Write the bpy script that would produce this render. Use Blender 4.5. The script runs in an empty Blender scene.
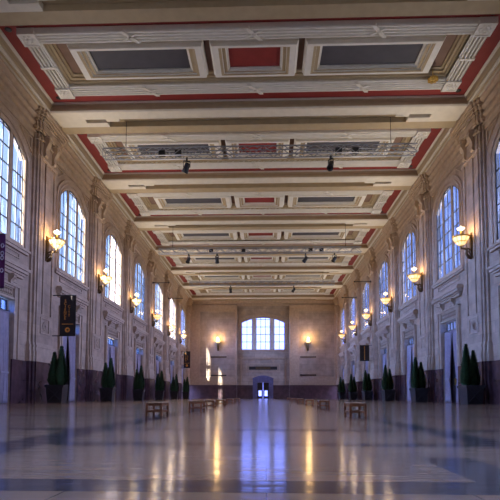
import bpy, bmesh, math, random
from mathutils import Matrix, Vector
random.seed(7)
SC = bpy.context.scene
COL = SC.collection
PI = math.pi

# ------------------------------------------------------------------ measures (metres)
EYE = 0.52          # camera height
XC = -0.77          # hall axis
S = 11.3131         # bay length
D0 = 29.8708        # centre of the first bay in view
YB = 105.2          # back wall
YF = D0 - 3.5 * S   # wall behind the camera
HB = 16.40          # half width at the bay wall face
VP = 0.40           # pier projection
ZR = 22.32          # red ceiling field
ZS = 21.56          # beam soffit
KB = range(-3, 7)   # bays
HX = 15.07          # half width of a coffer
HY = 4.11           # half length of a coffer
W2, ZSILL, ZSPR, RISE = 2.63, 11.08, 17.16, 1.35
RARC = (W2 * W2 + RISE * RISE) / (2 * RISE)
ZARC = ZSPR + RISE - RARC

# ------------------------------------------------------------------ materials
def mat(name, col, rough=0.6, metal=0.0, spec=0.5, var=0.0, vscale=3.0, bump=0.0, bscale=20.0,
        joints=None, emit=None, estr=0.0, jdark=0.75, coat=0.0):
    m = bpy.data.materials.new(name); m.use_nodes = True
    nt = m.node_tree; N = nt.nodes; L = nt.links
    b = N['Principled BSDF']
    b.inputs['Base Color'].default_value = (*col, 1); b.inputs['Roughness'].default_value = rough
    b.inputs['Metallic'].default_value = metal; b.inputs['Specular IOR Level'].default_value = spec
    b.inputs['Coat Weight'].default_value = coat
    if emit:
        b.inputs['Emission Color'].default_value = (*emit, 1); b.inputs['Emission Strength'].default_value = estr
    geo = N.new('ShaderNodeNewGeometry')
    csock = None; hsock = None
    if var > 0:
        n = N.new('ShaderNodeTexNoise'); n.inputs['Scale'].default_value = vscale; n.inputs['Detail'].default_value = 6
        L.new(geo.outputs['Position'], n.inputs['Vector'])
        mr = N.new('ShaderNodeMapRange'); mr.inputs['From Min'].default_value = .3; mr.inputs['From Max'].default_value = .7
        mr.inputs['To Min'].default_value = 1 - var; mr.inputs['To Max'].default_value = 1 + var
        L.new(n.outputs['Fac'], mr.inputs['Value'])
        mx = N.new('ShaderNodeMix'); mx.data_type = 'RGBA'; mx.blend_type = 'MULTIPLY'; mx.inputs['Factor'].default_value = 1
        mx.inputs['A'].default_value = (*col, 1); L.new(mr.outputs['Result'], mx.inputs['B'])
        csock = mx.outputs['Result']
    if joints:
        ax, bw, rh, ms = joints
        sp = N.new('ShaderNodeSeparateXYZ'); L.new(geo.outputs['Position'], sp.inputs[0])
        cb = N.new('ShaderNodeCombineXYZ')
        L.new(sp.outputs[ax[0]], cb.inputs['X']); L.new(sp.outputs[ax[1]], cb.inputs['Y'])
        br = N.new('ShaderNodeTexBrick'); L.new(cb.outputs[0], br.inputs['Vector'])
        br.inputs['Scale'].default_value = 1; br.inputs['Brick Width'].default_value = bw; br.inputs['Row Height'].default_value = rh
        br.inputs['Mortar Size'].default_value = ms; br.inputs['Mortar Smooth'].default_value = .3
        br.inputs['Color1'].default_value = (1.08, 1.06, 1.04, 1); br.inputs['Color2'].default_value = (.88, .88, .9, 1)
        br.inputs['Mortar'].default_value = (jdark, jdark, jdark, 1)
        m2 = N.new('ShaderNodeMix'); m2.data_type = 'RGBA'; m2.blend_type = 'MULTIPLY'; m2.inputs['Factor'].default_value = 1
        if csock: L.new(csock, m2.inputs['A'])
        else: m2.inputs['A'].default_value = (*col, 1)
        L.new(br.outputs['Color'], m2.inputs['B']); csock = m2.outputs['Result']
    if csock: L.new(csock, b.inputs['Base Color'])
    if bump > 0:
        n = N.new('ShaderNodeTexNoise'); n.inputs['Scale'].default_value = bscale; n.inputs['Detail'].default_value = 4
        L.new(geo.outputs['Position'], n.inputs['Vector'])
        bp = N.new('ShaderNodeBump'); bp.inputs['Strength'].default_value = bump; bp.inputs['Distance'].default_value = .02
        L.new(n.outputs['Fac'], bp.inputs['Height']); L.new(bp.outputs[0], b.inputs['Normal'])
    return m

M = {}
M['stone'] = mat('wall_stone', (.44, .32, .22), .7, var=.2, vscale=1.3, joints=(('Y', 'Z'), 1.7, .82, .016), bump=.15)
M['stoneb'] = mat('back_stone', (.40, .31, .235), .7, var=.2, vscale=.8, joints=(('X', 'Z'), 2.6, 1.25, .04), bump=.15)
M['trimstone'] = mat('moulded_stone', (.47, .345, .24), .65, var=.12, vscale=2.2, bump=.15)
M['marble'] = mat('plum_marble', (.085, .045, .05), .22, var=.35, vscale=1.6, joints=(('Y', 'Z'), 2.2, 1.6, .012))
M['marbleb'] = mat('plum_marble_back', (.085, .045, .05), .3, var=.35, vscale=1.2, joints=(('X', 'Z'), 2.2, 1.6, .012))
M['cream'] = mat('cream_plaster', (.64, .585, .49), .75, var=.05, vscale=2)
M['white'] = mat('pale_plaster', (.70, .67, .61), .7, var=.05, vscale=2)
M['tan'] = mat('tan_shade_plaster', (.40, .31, .19), .75, var=.06, vscale=2)  # on the beams this tan carries the shade of cream plaster
M['red'] = mat('red_paint', (.23, .02, .018), .7, var=.08, vscale=1.5)
M['grey'] = mat('slate_grey_paint', (.065, .062, .078), .75, var=.08, vscale=1.5)
M['brown'] = mat('brown_paint', (.20, .115, .08), .75, var=.08, vscale=1.5)
M['steel'] = mat('dark_steel', (.03, .032, .04), .45, metal=.3)
M['sash'] = mat('pale_window_stone', (.55, .5, .45), .6, var=.08)
M['alu'] = mat('aluminium_truss', (.30, .31, .34), .4, metal=.4)
M['black'] = mat('matt_black', (.012, .012, .014), .5)
M['gold'] = mat('gilded_bronze', (.75, .48, .12), .3, metal=.9)
M['bronze'] = mat('dark_bronze', (.16, .10, .045), .4, metal=.8, var=.3, vscale=20)
M['lamp'] = mat('lit_glass', (1, .85, .6), .4, emit=(1, .68, .25), estr=1.3)
M['lamphot'] = mat('lit_glass_top', (1, .9, .7), .4, emit=(1, .82, .5), estr=1.9)
M['pot'] = mat('dark_planter', (.018, .015, .016), .45, var=.2, vscale=5)
M['leaf'] = mat('evergreen_leaf', (.03, .075, .022), .6, var=.4, vscale=6)
M['soil'] = mat('soil', (.03, .02, .015), .95, bump=.5)
M['wood'] = mat('bench_wood', (.26, .085, .025), .4, var=.25, vscale=9)
M['woodseat'] = mat('bench_seat_wood', (.42, .26, .14), .3, var=.2, vscale=7)
M['curtain'] = mat('lavender_drape', (.36, .31, .37), .8, var=.1, vscale=4)
M['banner'] = mat('dark_brown_banner', (.022, .014, .012), .7)
M['orange'] = mat('orange_print', (1, .42, .06), .6)
M['purple'] = mat('purple_banner', (.11, .012, .10), .7)
M['pale'] = mat('pale_print', (.7, .65, .75), .6)
M['doord'] = mat('dark_door', (.03, .022, .022), .35)
M['doorblue'] = mat('blue_grey_marble', (.13, .12, .22), .3, var=.2, vscale=2)
M['iron'] = mat('black_iron', (.02, .018, .018), .5, metal=.5)

def light_streaks(nt, m1):
    # upright translucent bands put in to stand for sunlit mullion sides
    N = nt.nodes; L = nt.links
    g = N.new('ShaderNodeNewGeometry'); sp = N.new('ShaderNodeSeparateXYZ'); L.new(g.outputs['Position'], sp.inputs[0])
    mu = N.new('ShaderNodeMath'); mu.operation = 'MULTIPLY'; mu.inputs[1].default_value = 1.0; L.new(sp.outputs['Y'], mu.inputs[0])
    zz = N.new('ShaderNodeMath'); zz.operation = 'MULTIPLY'; zz.inputs[1].default_value = .16; L.new(sp.outputs['Z'], zz.inputs[0])
    cb = N.new('ShaderNodeCombineXYZ'); L.new(mu.outputs[0], cb.inputs['X']); L.new(zz.outputs[0], cb.inputs['Z'])
    n = N.new('ShaderNodeTexNoise'); n.inputs['Scale'].default_value = 2.6; n.inputs['Detail'].default_value = 1; L.new(cb.outputs[0], n.inputs['Vector'])
    r = N.new('ShaderNodeMapRange'); r.inputs['From Min'].default_value = .54; r.inputs['From Max'].default_value = .60; r.inputs['To Min'].default_value = .04; r.inputs['To Max'].default_value = .10
    L.new(n.outputs['Fac'], r.inputs['Value']); L.new(r.outputs['Result'], m1.inputs[0])
def glass_mat(name='window_glass', tint=(.95, .97, 1), streak=False):
    m = bpy.data.materials.new(name); m.use_nodes = True
    nt = m.node_tree; N = nt.nodes; L = nt.links
    N.remove(N['Principled BSDF']); out = N['Material Output']
    tr = N.new('ShaderNodeBsdfTransparent'); tr.inputs[0].default_value = (*tint, 1)
    tl = N.new('ShaderNodeBsdfTranslucent'); tl.inputs[0].default_value = (.9, .92, .95, 1)
    gl = N.new('ShaderNodeBsdfGlossy'); gl.inputs['Roughness'].default_value = .05
    lw = N.new('ShaderNodeLayerWeight'); lw.inputs['Blend'].default_value = .5
    fr = N.new('ShaderNodeMath'); fr.operation = 'POWER'; L.new(lw.outputs['Facing'], fr.inputs[0]); fr.inputs[1].default_value = 9
    m1 = N.new('ShaderNodeMixShader'); m1.inputs[0].default_value = .05
    if streak: light_streaks(nt, m1)
    L.new(tr.outputs[0], m1.inputs[1]); L.new(tl.outputs[0], m1.inputs[2])
    m2 = N.new('ShaderNodeMixShader'); L.new(fr.outputs[0], m2.inputs[0])
    L.new(m1.outputs[0], m2.inputs[1]); L.new(gl.outputs[0], m2.inputs[2])
    L.new(m2.outputs[0], out.inputs[0])
    return m
M['glass'] = glass_mat()
M['sideglass'] = glass_mat('light_streak_glass', (.95, .97, 1), True)
M['blueglass'] = glass_mat('blue_transom_glass', (.10, .22, .55))

def floor_mat(name, col, rough):
    m = mat(name, col, rough, var=.22, vscale=.9)
    nt = m.node_tree; N = nt.nodes; L = nt.links; b = N['Principled BSDF']; b.inputs['IOR'].default_value = 1.4
    geo = N.new('ShaderNodeNewGeometry')
    # polished terrazzo slabs: thin joints and a slightly wavy polish
    br = N.new('ShaderNodeTexBrick'); br.offset = 0
    L.new(geo.outputs['Position'], br.inputs['Vector'])
    br.inputs['Scale'].default_value = 1; br.inputs['Brick Width'].default_value = 1.1; br.inputs['Row Height'].default_value = .56
    br.inputs['Mortar Size'].default_value = .006; br.inputs['Color1'].default_value = (1.1, 1.08, 1.05, 1)
    br.inputs['Color2'].default_value = (.86, .88, .9, 1); br.inputs['Mortar'].default_value = (.6, .6, .6, 1)
    src = b.inputs['Base Color'].links[0].from_socket
    mx = N.new('ShaderNodeMix'); mx.data_type = 'RGBA'; mx.blend_type = 'MULTIPLY'; mx.inputs['Factor'].default_value = 1
    L.new(src, mx.inputs['A']); L.new(br.outputs['Color'], mx.inputs['B']); L.new(mx.outputs['Result'], b.inputs['Base Color'])
    mp = N.new('ShaderNodeMapping'); mp.inputs['Scale'].default_value = (.8, 3.2, 1)
    L.new(geo.outputs['Position'], mp.inputs[0])
    n = N.new('ShaderNodeTexNoise'); n.inputs['Scale'].default_value = 2.2; n.inputs['Detail'].default_value = 5
    L.new(mp.outputs[0], n.inputs['Vector'])
    bp = N.new('ShaderNodeBump'); bp.inputs['Strength'].default_value = .10; bp.inputs['Distance'].default_value = .03
    L.new(n.outputs['Fac'], bp.inputs['Height']); L.new(bp.outputs[0], b.inputs['Normal'])
    mr = N.new('ShaderNodeMapRange'); mr.inputs['To Min'].default_value = rough - .03; mr.inputs['To Max'].default_value = rough + .05
    L.new(n.outputs['Fac'], mr.inputs['Value']); L.new(mr.outputs['Result'], b.inputs['Roughness'])
    return m
M['floor'] = floor_mat('floor_slab', (.34, .21, .12), .13)
M['floorband'] = floor_mat('floor_dark_band', (.045, .047, .055), .12)

# ------------------------------------------------------------------ mesh builder
class MB:
    def __init__(s, T=None): s.v = []; s.f = []; s.mi = []; s.T = T; s.smooth = []
    def pt(s, p):
        p = s.T(*p) if s.T else p
        s.v.append(tuple(p)); return len(s.v) - 1
    def face(s, idx, mi=0, sm=False): s.f.append(tuple(idx)); s.mi.append(mi); s.smooth.append(sm)
    def box(s, a0, a1, b0, b1, c0, c1, mi=0):
        i = [s.pt((a, b, c)) for c in (c0, c1) for b in (b0, b1) for a in (a0, a1)]
        for q in ((0, 2, 3, 1), (4, 5, 7, 6), (0, 1, 5, 4), (2, 6, 7, 3), (0, 4, 6, 2), (1, 3, 7, 5)):
            s.face([i[k] for k in q], mi)
    def prism(s, poly, fn, t0, t1, mi=0):
        """poly: list of 2D points, fn(p,q,t) -> 3D; extruded from t0 to t1"""
        a = [s.pt(fn(p, q, t0)) for p, q in poly]; b = [s.pt(fn(p, q, t1)) for p, q in poly]
        n = len(poly)
        s.face(a[::-1], mi); s.face(b, mi)
        for k in range(n): s.face((a[k], a[(k + 1) % n], b[(k + 1) % n], b[k]), mi)
    def rings(s, rings, closed=True, caps=False, mi=0, sm=False):
        ids = [[s.pt(p) for p in r] for r in rings]
        n = len(ids[0])
        for A, B in zip(ids, ids[1:]):
            for k in range(n if closed else n - 1):
                s.face((A[k], A[(k + 1) % n], B[(k + 1) % n], B[k]), mi, sm)
        if caps: s.face(ids[0][::-1], mi); s.face(ids[-1], mi)
    def lathe(s, prof, c, n=20, mi=0, sm=True, caps=True):
        R = []
        for r, z in prof:
            R.append([(c[0] + r * math.cos(2 * PI * k / n), c[1] + r * math.sin(2 * PI * k / n), c[2] + z) for k in range(n)])
        s.rings(R, True, caps, mi, sm)
    def tube(s, pts, r, n=6, mi=0, sm=True):
        R = []; pts = [Vector(p) for p in pts]
        for i, p in enumerate(pts):
            d = (pts[min(i + 1, len(pts) - 1)] - pts[max(i - 1, 0)]).normalized()
            u = d.cross(Vector((0, 0, 1)))
            if u.length < .05: u = d.cross(Vector((0, 1, 0)))
            u.normalize(); w = d.cross(u)
            rr = r[i] if isinstance(r, (list, tuple)) else r
            R.append([tuple(p + (u * math.cos(2 * PI * k / n) + w * math.sin(2 * PI * k / n)) * rr) for k in range(n)])
        s.rings(R, True, True, mi, sm)
    def rectring(s, cx, cy, hx, hy, prof, mi=0, mis=None):
        """closed profile of (offset outwards, z) swept round a rectangle with mitred corners"""
        R = []
        for sx, sy in ((-1, -1), (1, -1), (1, 1), (-1, 1), (-1, -1)):
            R.append([(cx + sx * (hx + r), cy + sy * (hy + r), z) for r, z in prof])
        ids = [[s.pt(p) for p in r] for r in R]; n = len(prof)
        for A, B in zip(ids, ids[1:]):
            for k in range(n): s.face((A[k], A[(k + 1) % n], B[(k + 1) % n], B[k]), mis[k] if mis else mi)
    def build(s, name, mats, parent=None, bevel=0.0):
        me = bpy.data.meshes.new(name); me.from_pydata(s.v, [], s.f)
        mats = mats if isinstance(mats, (list, tuple)) else [mats]
        for m in mats: me.materials.append(M[m])
        for p, i, sm in zip(me.polygons, s.mi, s.smooth): p.material_index = i; p.use_smooth = sm
        bm = bmesh.new(); bm.from_mesh(me); bmesh.ops.recalc_face_normals(bm, faces=bm.faces); bm.to_mesh(me); bm.free()
        o = bpy.data.objects.new(name, me); COL.objects.link(o)
        if parent: o.parent = parent
        if bevel:
            md = o.modifiers.new('edge', 'BEVEL'); md.width = bevel; md.segments = 2; md.limit_method = 'ANGLE'
        return o

def tag(o, label=None, cat=None, group=None, kind=None):
    if label: o['label'] = label
    if cat: o['category'] = cat
    if group: o['group'] = group
    if kind: o['kind'] = kind
    return o
def empty(name, loc=(0, 0, 0), rz=0):
    o = bpy.data.objects.new(name, None); o.location = loc; o.rotation_euler = (0, 0, rz); o.empty_display_size = .2
    COL.objects.link(o); return o
def copy_tree(o, parent=None):
    c = o.copy(); COL.objects.link(c)
    if parent: c.parent = parent
    for ch in list(o.children): copy_tree(ch, c)
    return c
def struct(o): o['kind'] = 'structure'; return o

def side_T(sd):
    return lambda u, v, z: (XC + sd * (HB - v), u, z)

# ------------------------------------------------------------------ floor
xs = [-20, -2.95, -2.35, 1.28, 1.72, 2.25, 2.75, 19]
ys = [YF - .6, -3.2, -2.7, 2.62, 3.0, 4.2, 5.05, 5.4, 7.2, 7.7, 12.2, 12.8]
y = 21.0
while y < YB: ys += [y, y + .8]; y += S
ys += [YB + 1.2]
def bandx(i): return i in (1,)
mb = MB()
for i in range(len(xs) - 1):
    for j in range(len(ys) - 1):
        x0, x1, y0, y1 = xs[i], xs[i + 1], ys[j], ys[j + 1]
        yb = abs((y1 - y0) - .8) < .02 or (y0, y1) in ((2.62, 3.0), (5.05, 5.4), (7.2, 7.7), (12.2, 12.8), (-3.2, -2.7))
        dark = yb or i == 1 or (i == 5 and y0 >= 5.05) or (i == 3 and y1 <= 4.3)
        if dark and yb and (y0, y1) == (12.2, 12.8) and 1 < i < 5: dark = False
        a = [mb.pt(p) for p in ((x0, y0, 0), (x1, y0, 0), (x1, y1, 0), (x0, y1, 0))]
        mb.face(a, 1 if dark else 0)
# slab underside so that the floor is a solid
a = [mb.pt(p) for p in ((-20, YF - .6, -.4), (19, YF - .6, -.4), (19, YB + 1.2, -.4), (-20, YB + 1.2, -.4))]; mb.face(a[::-1], 0)
fl = mb.build('floor', ['floor', 'floorband']); struct(fl)

# ------------------------------------------------------------------ side walls
def zarc(u, r=0.0):
    return ZARC + math.sqrt(max((RARC + r) ** 2 - u * u, 0))
DW, DH = 1.75, 7.0      # door opening half width, height
def arch_path(w, z0, zs, zc, R, n=14):
    a = math.asin(min(1, w / R)); P = []
    P.append((-w, z0, -1, 0)); P.append((-w, zs - .02, -1, 0))
    for k in range(n + 1):
        t = -a + 2 * a * k / n; P.append((R * math.sin(t), zc + R * math.cos(t), math.sin(t), math.cos(t)))
    P.append((w, zs - .02, 1, 0)); P.append((w, z0, 1, 0))
    return P
ARCHPROF = [(0, -.30), (0, .04), (.10, .10), (.16, .10), (.16, .03), (.34, .05), (.34, .12), (.46, .17), (.52, .17), (.52, .09), (.70, .10), (.78, .15), (.84, .15), (.84, -.05)]
CORN = [(-.3, 19.5), (.06, 19.5), (.10, 19.58), (.10, 19.86), (.18, 19.92), (.18, 20.02), (.12, 20.06), (.12, 20.3), (.26, 20.38), (.30, 20.46), (.30, 20.56),
        (.22, 20.6), (.22, 20.78), (.36, 20.86), (.46, 20.96), (.46, 21.04), (.40, 21.08), (.40, 21.2), (.62, 21.32), (.66, 21.42), (.66, 21.5), (.6, ZS - .02), (-.3, ZS - .02)]

def half_wall(sd, name):
    T = side_T(sd)
    root = MB(T)
    fz = lambda u, z, v: (u, v, z)
    for k in KB:
        c = D0 + k * S; B = S / 2
        V0, V1 = -.30, 0.0
        for s_ in (-1, 1):
            root.box(c + s_ * W2, c + s_ * B, V0, V1, DH, ZR + .6)
            root.box(c + s_ * DW, c + s_ * B, V0 - .55, V1, -.0, DH)
        root.box(c - DW - .5, c - DW - .1, V0 - 1.7, V0 - .5, 0, 8.6)     # unseen fin added outside to stop sun through the transom
        root.box(c - W2, c + W2, V0, V1, DH, ZSILL)
        n = 14
        for i in range(n):
            u0 = -W2 + 2 * W2 * i / n; u1 = -W2 + 2 * W2 * (i + 1) / n
            root.prism([(c + u0, zarc(u0)), (c + u1, zarc(u1)), (c + u1, ZR + .6), (c + u0, ZR + .6)], fz, V0, V1)
    if sd < 0:      # unseen blocks added outside to keep the sun out of two windows
        for yb in (91.0, 57.1): root.box(yb, yb + 3.6, -2.0, -.9, 0, 26)
    o = root.build(name, 'stone'); struct(o)
    # piers with stepped returns, sunk panels and consoles
    pm = MB(T); PW = 1.32
    pm.box(-PW - .52, PW + .52, -.02, .16, 2.9, 21.3)
    pm.box(-PW - .26, PW + .26, -.02, .31, 2.9, 21.4)
    # front face with two sunk strips
    for a, b in ((-PW, -1.02), (-.42, .42), (1.02, PW)): pm.box(a, b, .0, VP, 2.9, 21.45)
    for a, b in ((-1.02, -.42), (.42, 1.02)):
        pm.box(a, b, .0, VP - .13, 2.9, 21.45); pm.box(a, b, .0, VP, 2.9, 6.6); pm.box(a, b, .0, VP, 18.2, 21.45)
        pm.box(a + .14, b - .14, .2, VP - .06, 6.9, 17.9)
    pier = pm.build('pier', 'stone')
    mm = MB(T)
    # small square panel with a rosette, base mouldings and the capital block
    for r0, r1, d in ((.62, .74, .06), ):
        for q in ((-r1, -r0, 5.25, 6.25), (r0, r1, 5.25, 6.25), (-r1, r1, 5.13, 5.25), (-r1, r1, 6.25, 6.37)):
            mm.box(q[0], q[1], VP - .02, VP + d, q[2], q[3])
    for kx in range(8):
        a0 = kx * PI / 4
        mm.box(-.12 + .22 * math.cos(a0), .12 + .22 * math.cos(a0), VP - .02, VP + .05, 5.63 + .22 * math.sin(a0), 5.87 + .22 * math.sin(a0))
    for e, z0, z1 in ((.16, 3.0, 3.75), (.10, 3.75, 4.05), (.14, 4.05, 4.2), (.05, 4.2, 4.4)):
        mm.box(-PW - .52 - e, PW + .52 + e, -.02, .16 + e, z0, z1); mm.box(-PW - .26 - e, PW + .26 + e, -.02, .31 + e, z0, z1)
        mm.box(-PW - e, PW + e, -.02, VP + e, z0, z1)
    for e, z0, z1 in ((.06, 18.3, 18.45), (.12, 19.5, 19.66), (.2, 20.05, 20.2), (.27, 20.2, 20.35), (.22, 20.35, 20.75), (.32, 20.75, 20.9), (.44, 20.9, 21.1), (.56, 21.1, 21.3), (.64, 21.3, ZS)):
        mm.box(-PW - .26 - e, PW + .26 + e, -.02, .31 + e, z0, z1); mm.box(-PW - e, PW + e, -.02, VP + e, z0, z1)
        if z0 > 20: mm.box(-PW - .52 - e, PW + .52 + e, -.02, .16 + e, z0, z1)
    mould = mm.build('pier_moulding', 'trimstone', pier)
    cm = MB(T)
    def console(b, u, z, h, w, d, v0):
        prof = [(0, 0), (d * .35, h * .02), (d * .5, h * .12), (d * .42, h * .28), (d * .5, h * .45), (d * .75, h * .62), (d, h * .74), (d, h * .9), (d * .85, h), (0, h)]
        b.prism([(v0 + p, z + q) for p, q in prof], lambda p, q, t: (t, p, q), u - w / 2, u + w / 2)
        b.box(u - w * .62, u + w * .62, v0, v0 + d * 1.1, z + h, z + h + .1)
    for u in (-.72, .72):
        cm.v = cm.v; console(cm, u, 18.5, 1.45, .42, .42, VP)
    cons = cm.build('console', 'trimstone', pier)
    pier.parent = o
    first = True
    for k in list(KB) + [7]:
        yy = D0 + (k - .5) * S
        p = pier if first else copy_tree(pier, o)
        first = False; p.location = (0, yy, 0)
    # archivolts, spandrels, door surrounds per bay
    am = MB(T)
    P = arch_path(W2, ZSILL - .25, ZSPR, ZARC, RARC)
    am.rings([[(p[0] + p[2] * r, v, p[1] + p[3] * r) for r, v in ARCHPROF] for p in P], True, True)
    for s_ in (-1, 1):   # spandrel panels
        tri = [(s_ * 3.62, 18.2), (s_ * 3.62, 19.35), (s_ * 1.9, 19.35)]
        cx = sum(t[0] for t in tri) / 3; cz = sum(t[1] for t in tri) / 3
        for q in range(3):
            a, b = tri[q], tri[(q + 1) % 3]
            ai = (cx + (a[0] - cx) * .72, cz + (a[1] - cz) * .72); bi = (cx + (b[0] - cx) * .72, cz + (b[1] - cz) * .72)
            am.prism([a, b, bi, ai], fz, -.02, .09)
    arch = am.build('archivolt', 'trimstone', o)
    sm = MB(T)
    # window sill and apron
    sm.box(-3.55, 3.55, -.3, .26, ZSILL - .42, ZSILL - .25); sm.box(-3.4, 3.4, -.3, .18, ZSILL - .6, ZSILL - .42)
    for a, b, z0, z1 in ((-2.4, 2.4, 9.98, 10.08), (-2.4, 2.4, 10.3, 10.38), (-2.4, -2.3, 10.0, 10.38), (2.3, 2.4, 10.0, 10.38)): sm.box(a, b, -.02, .07, z0, z1)
    # hood over the door
    for hw, v, z0, z1 in ((2.7, .2, 8.62, 8.8), (2.8, .32, 8.8, 8.95), (2.95, .46, 8.95, 9.15), (3.05, .54, 9.15, 9.35), (2.9, .40, 9.35, 9.5)):
        sm.box(-hw, hw, -.02, v, z0, z1)
    # stepped casing
    for a, b, v in ((DW, DW + .22, .16), (DW + .22, DW + .5, .10), (DW + .5, DW + .62, .2)):
        for s_ in (-1, 1): sm.box(s_ * a, s_ * b, -.02, v, 3.0, 8.0)
    for a, z0, z1, v in ((DW + .62, 7.88, 8.0, .2), (DW + .5, 7.75, 7.88, .10), (DW, 7.0, 7.14, .12)): sm.box(-a, a, -.02, v, z0, z1)
    for u in (-1.25, 1.25): console(sm, u, 7.95, .62, .34, .38, .02)
    for a, b in ((-2.2, -1.5), (-.95, .95), (1.5, 2.2)):
        sm.box(a, b, -.02, .06, 8.2, 8.28); sm.box(a, b, -.02, .06, 8.48, 8.55)
    surr = sm.build('door_surround', 'trimstone', o)
    gm = MB(T)   # pierced frieze over the transom
    gm.box(-1.6, 1.6, -.02, .03, 7.2, 7.7)
    grille = gm.build('frieze_panel', 'bronze', o)
    g2 = MB(T)
    for i in range(14):
        u = -1.5 + 3.0 * (i + .5) / 14
        g2.prism([(u - .09, 7.45), (u, 7.62), (u + .09, 7.45), (u, 7.28)], fz, .0, .07)
    for a in (7.2, 7.66): g2.box(-1.62, 1.62, -.02, .07, a, a + .05)
    orn = g2.build('frieze_ornament', 'trimstone', o)
    for k in KB:
        for q in (arch, surr, grille, orn):
            c = q if k == KB[0] else q.copy()
            if c is not q: COL.objects.link(c)
            c.location = (0, D0 + k * S, 0)
    # cornice
    cm = MB(T)
    cm.rings([[(yy, v, z) for v, z in CORN] for yy in (YF, YB)], True, True)
    for e0, z in ((.38, 20.56), (.62, 20.7)):   # dentils in the first bays
        pass
    co = cm.build('cornice', 'trimstone', o)
    # marble dado
    dm = MB(T)
    for k in KB:
        c = D0 + k * S
        for s_ in (-1, 1):
            dm.box(c + s_ * DW, c + s_ * (S / 2), -.02, .10, 0, 2.98)
            dm.box(c + s_ * (S / 2 - PW - .52 - .12), c + s_ * (S / 2), -.02, .30, 0, 3.0)
            dm.box(c + s_ * (S / 2 - PW - .26 - .12), c + s_ * (S / 2), -.02, .44, 0, 3.0)
            dm.box(c + s_ * (S / 2 - PW - .12), c + s_ * (S / 2), -.02, VP + .14, 0, 3.02)
    d = dm.build('baseboard_' + name.split('_')[1], 'marble'); struct(d)
    return o
wl = half_wall(-1, 'wall_left')
wr = half_wall(1, 'wall_right')

# ------------------------------------------------------------------ windows of the side walls
def pane_poly(u0, u1, z0, n=6, ins=0):
    P = [(u0, z0), (u1, z0)]
    for i in range(n + 1):
        u = u1 + (u0 - u1) * i / n; P.append((u, zarc(u) - ins))
    return P
def make_window(sd):
    T0 = side_T(sd); T = lambda u, v, z: T0(u, v - .06, z)
    fz = lambda u, z, v: (u, v, z)
    LIG = ((-2.63, -1.2), (-.84, .84), (1.2, 2.63))
    m = MB(T)
    for a, b in ((-1.2, -.84), (.84, 1.2)): m.prism(pane_poly(a, b, ZSILL - .1, 2, -.02), fz, -.03, .03)
    m.box(-2.63, 2.63, -.06, .12, ZSILL - .25, ZSILL)
    root = m.build('window', 'trimstone')
    s = MB(T)
    for a, b in LIG:
        e = .085
        for x0, x1 in ((a, a + e), (b - e, b), ((a + b) / 2 - .05, (a + b) / 2 + .05)):
            s.prism(pane_poly(x0, x1, ZSILL, 1), fz, -.02, .02)
        for j in range(1, 7):
            z = ZSILL + j * 1.2
            if z < min(zarc(a), zarc(b)) - .1: s.box(a, b, -.02, .02, z - .045, z + .045)
        n = 6
        for i in range(n):
            u0 = a + (b - a) * i / n; u1 = a + (b - a) * (i + 1) / n
            s.prism([(u0, zarc(u0) - .09), (u1, zarc(u1) - .09), (u1, zarc(u1) + .02), (u0, zarc(u0) + .02)], fz, -.02, .03)
        s.box(a, b, -.02, .02, ZSILL, ZSILL + .07)
    s.build('sash_bars', 'steel', root)
    g = MB(T)
    for a, b in LIG:
        P = pane_poly(a, b, ZSILL); ids = [g.pt(fz(p, q, -.0)) for p, q in P]; g.face(ids)
    g.build('glass', 'sideglass', root)
    return root
def make_door(sd):
    T0 = side_T(sd); T = lambda u, v, z: T0(u, v, z)
    m = MB(T)
    m.box(-DW, DW, -.62, -.5, 0, 6.1)                       # dark leaves at the back of the recess
    for a in (-1.75, -.05, 1.65): m.box(a, a + .1, -.5, -.42, 0, 6.1)
    for z in (.0, 1.0, 3.2, 5.9): m.box(-DW, DW, -.5, -.44, z, z + .2)
    root = m.build('door', 'doord')
    f = MB(T)
    f.box(-DW, DW, -.5, -.38, 6.08, 6.2); f.box(-DW, DW, -.5, -.38, 6.92, 7.02)
    for i in range(6): u = -DW + .06 + (2 * DW - .12) * i / 5; f.box(u - .05, u + .05, -.5, -.38, 6.1, 7.0)
    f.build('transom_frame', 'steel', root)
    g = MB(T); ids = [g.pt(p) for p in ((-DW, -.45, 6.15), (DW, -.45, 6.15), (DW, -.45, 6.98), (-DW, -.45, 6.98))]; g.face(ids)
    g.build('transom_glass', 'blueglass', root)
    h = MB(T)
    for u in (-.14, .14): h.box(u - .02, u + .02, -.44, -.34, 1.5, 2.1)
    h.build('door_handle', 'gold', root)
    return root
def make_drape(sd):
    """a pair of full-length drapes gathered to the two jambs of a doorway"""
    T = side_T(sd); root = empty('drape')
    for s_ in (-1, 1):
        b = MB(T); n, mz = 44, 22; G = []
        for j in range(mz + 1):
            z = 6.15 * j / mz + .02; t = z / 6.15
            w = .9 if t < .33 else .9 + (1.66 - .9) * ((t - .33) / .67) ** .8
            if t < .33: w = .9 + .2 * (.33 - t) / .33
            row = []
            for i in range(n + 1):
                q = i / n
                u = s_ * (DW - .05 - w * q)
                v = -.20 + .07 * math.sin(q * 2 * PI * 7 + .4 * j * .3) * (.5 + .7 * (1 - t)) + .02 * math.sin(q * 31)
                row.append((u, v, z))
            G.append(row)
        b.rings(G, closed=False, sm=True)
        p = b.build('curtain', 'curtain', root)
        md = p.modifiers.new('cloth', 'SOLIDIFY'); md.thickness = .015
        r = MB(T); r.box(s_ * (DW - .98), s_ * (DW - .02), -.31, -.09, 2.0, 2.12); r.build('tieback', 'curtain', root)
    r = MB(T); r.tube([(-DW + .02, -.2, 6.2), (DW - .02, -.2, 6.2)], .03); r.build('curtain_rail', 'steel', root)
    return root

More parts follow.
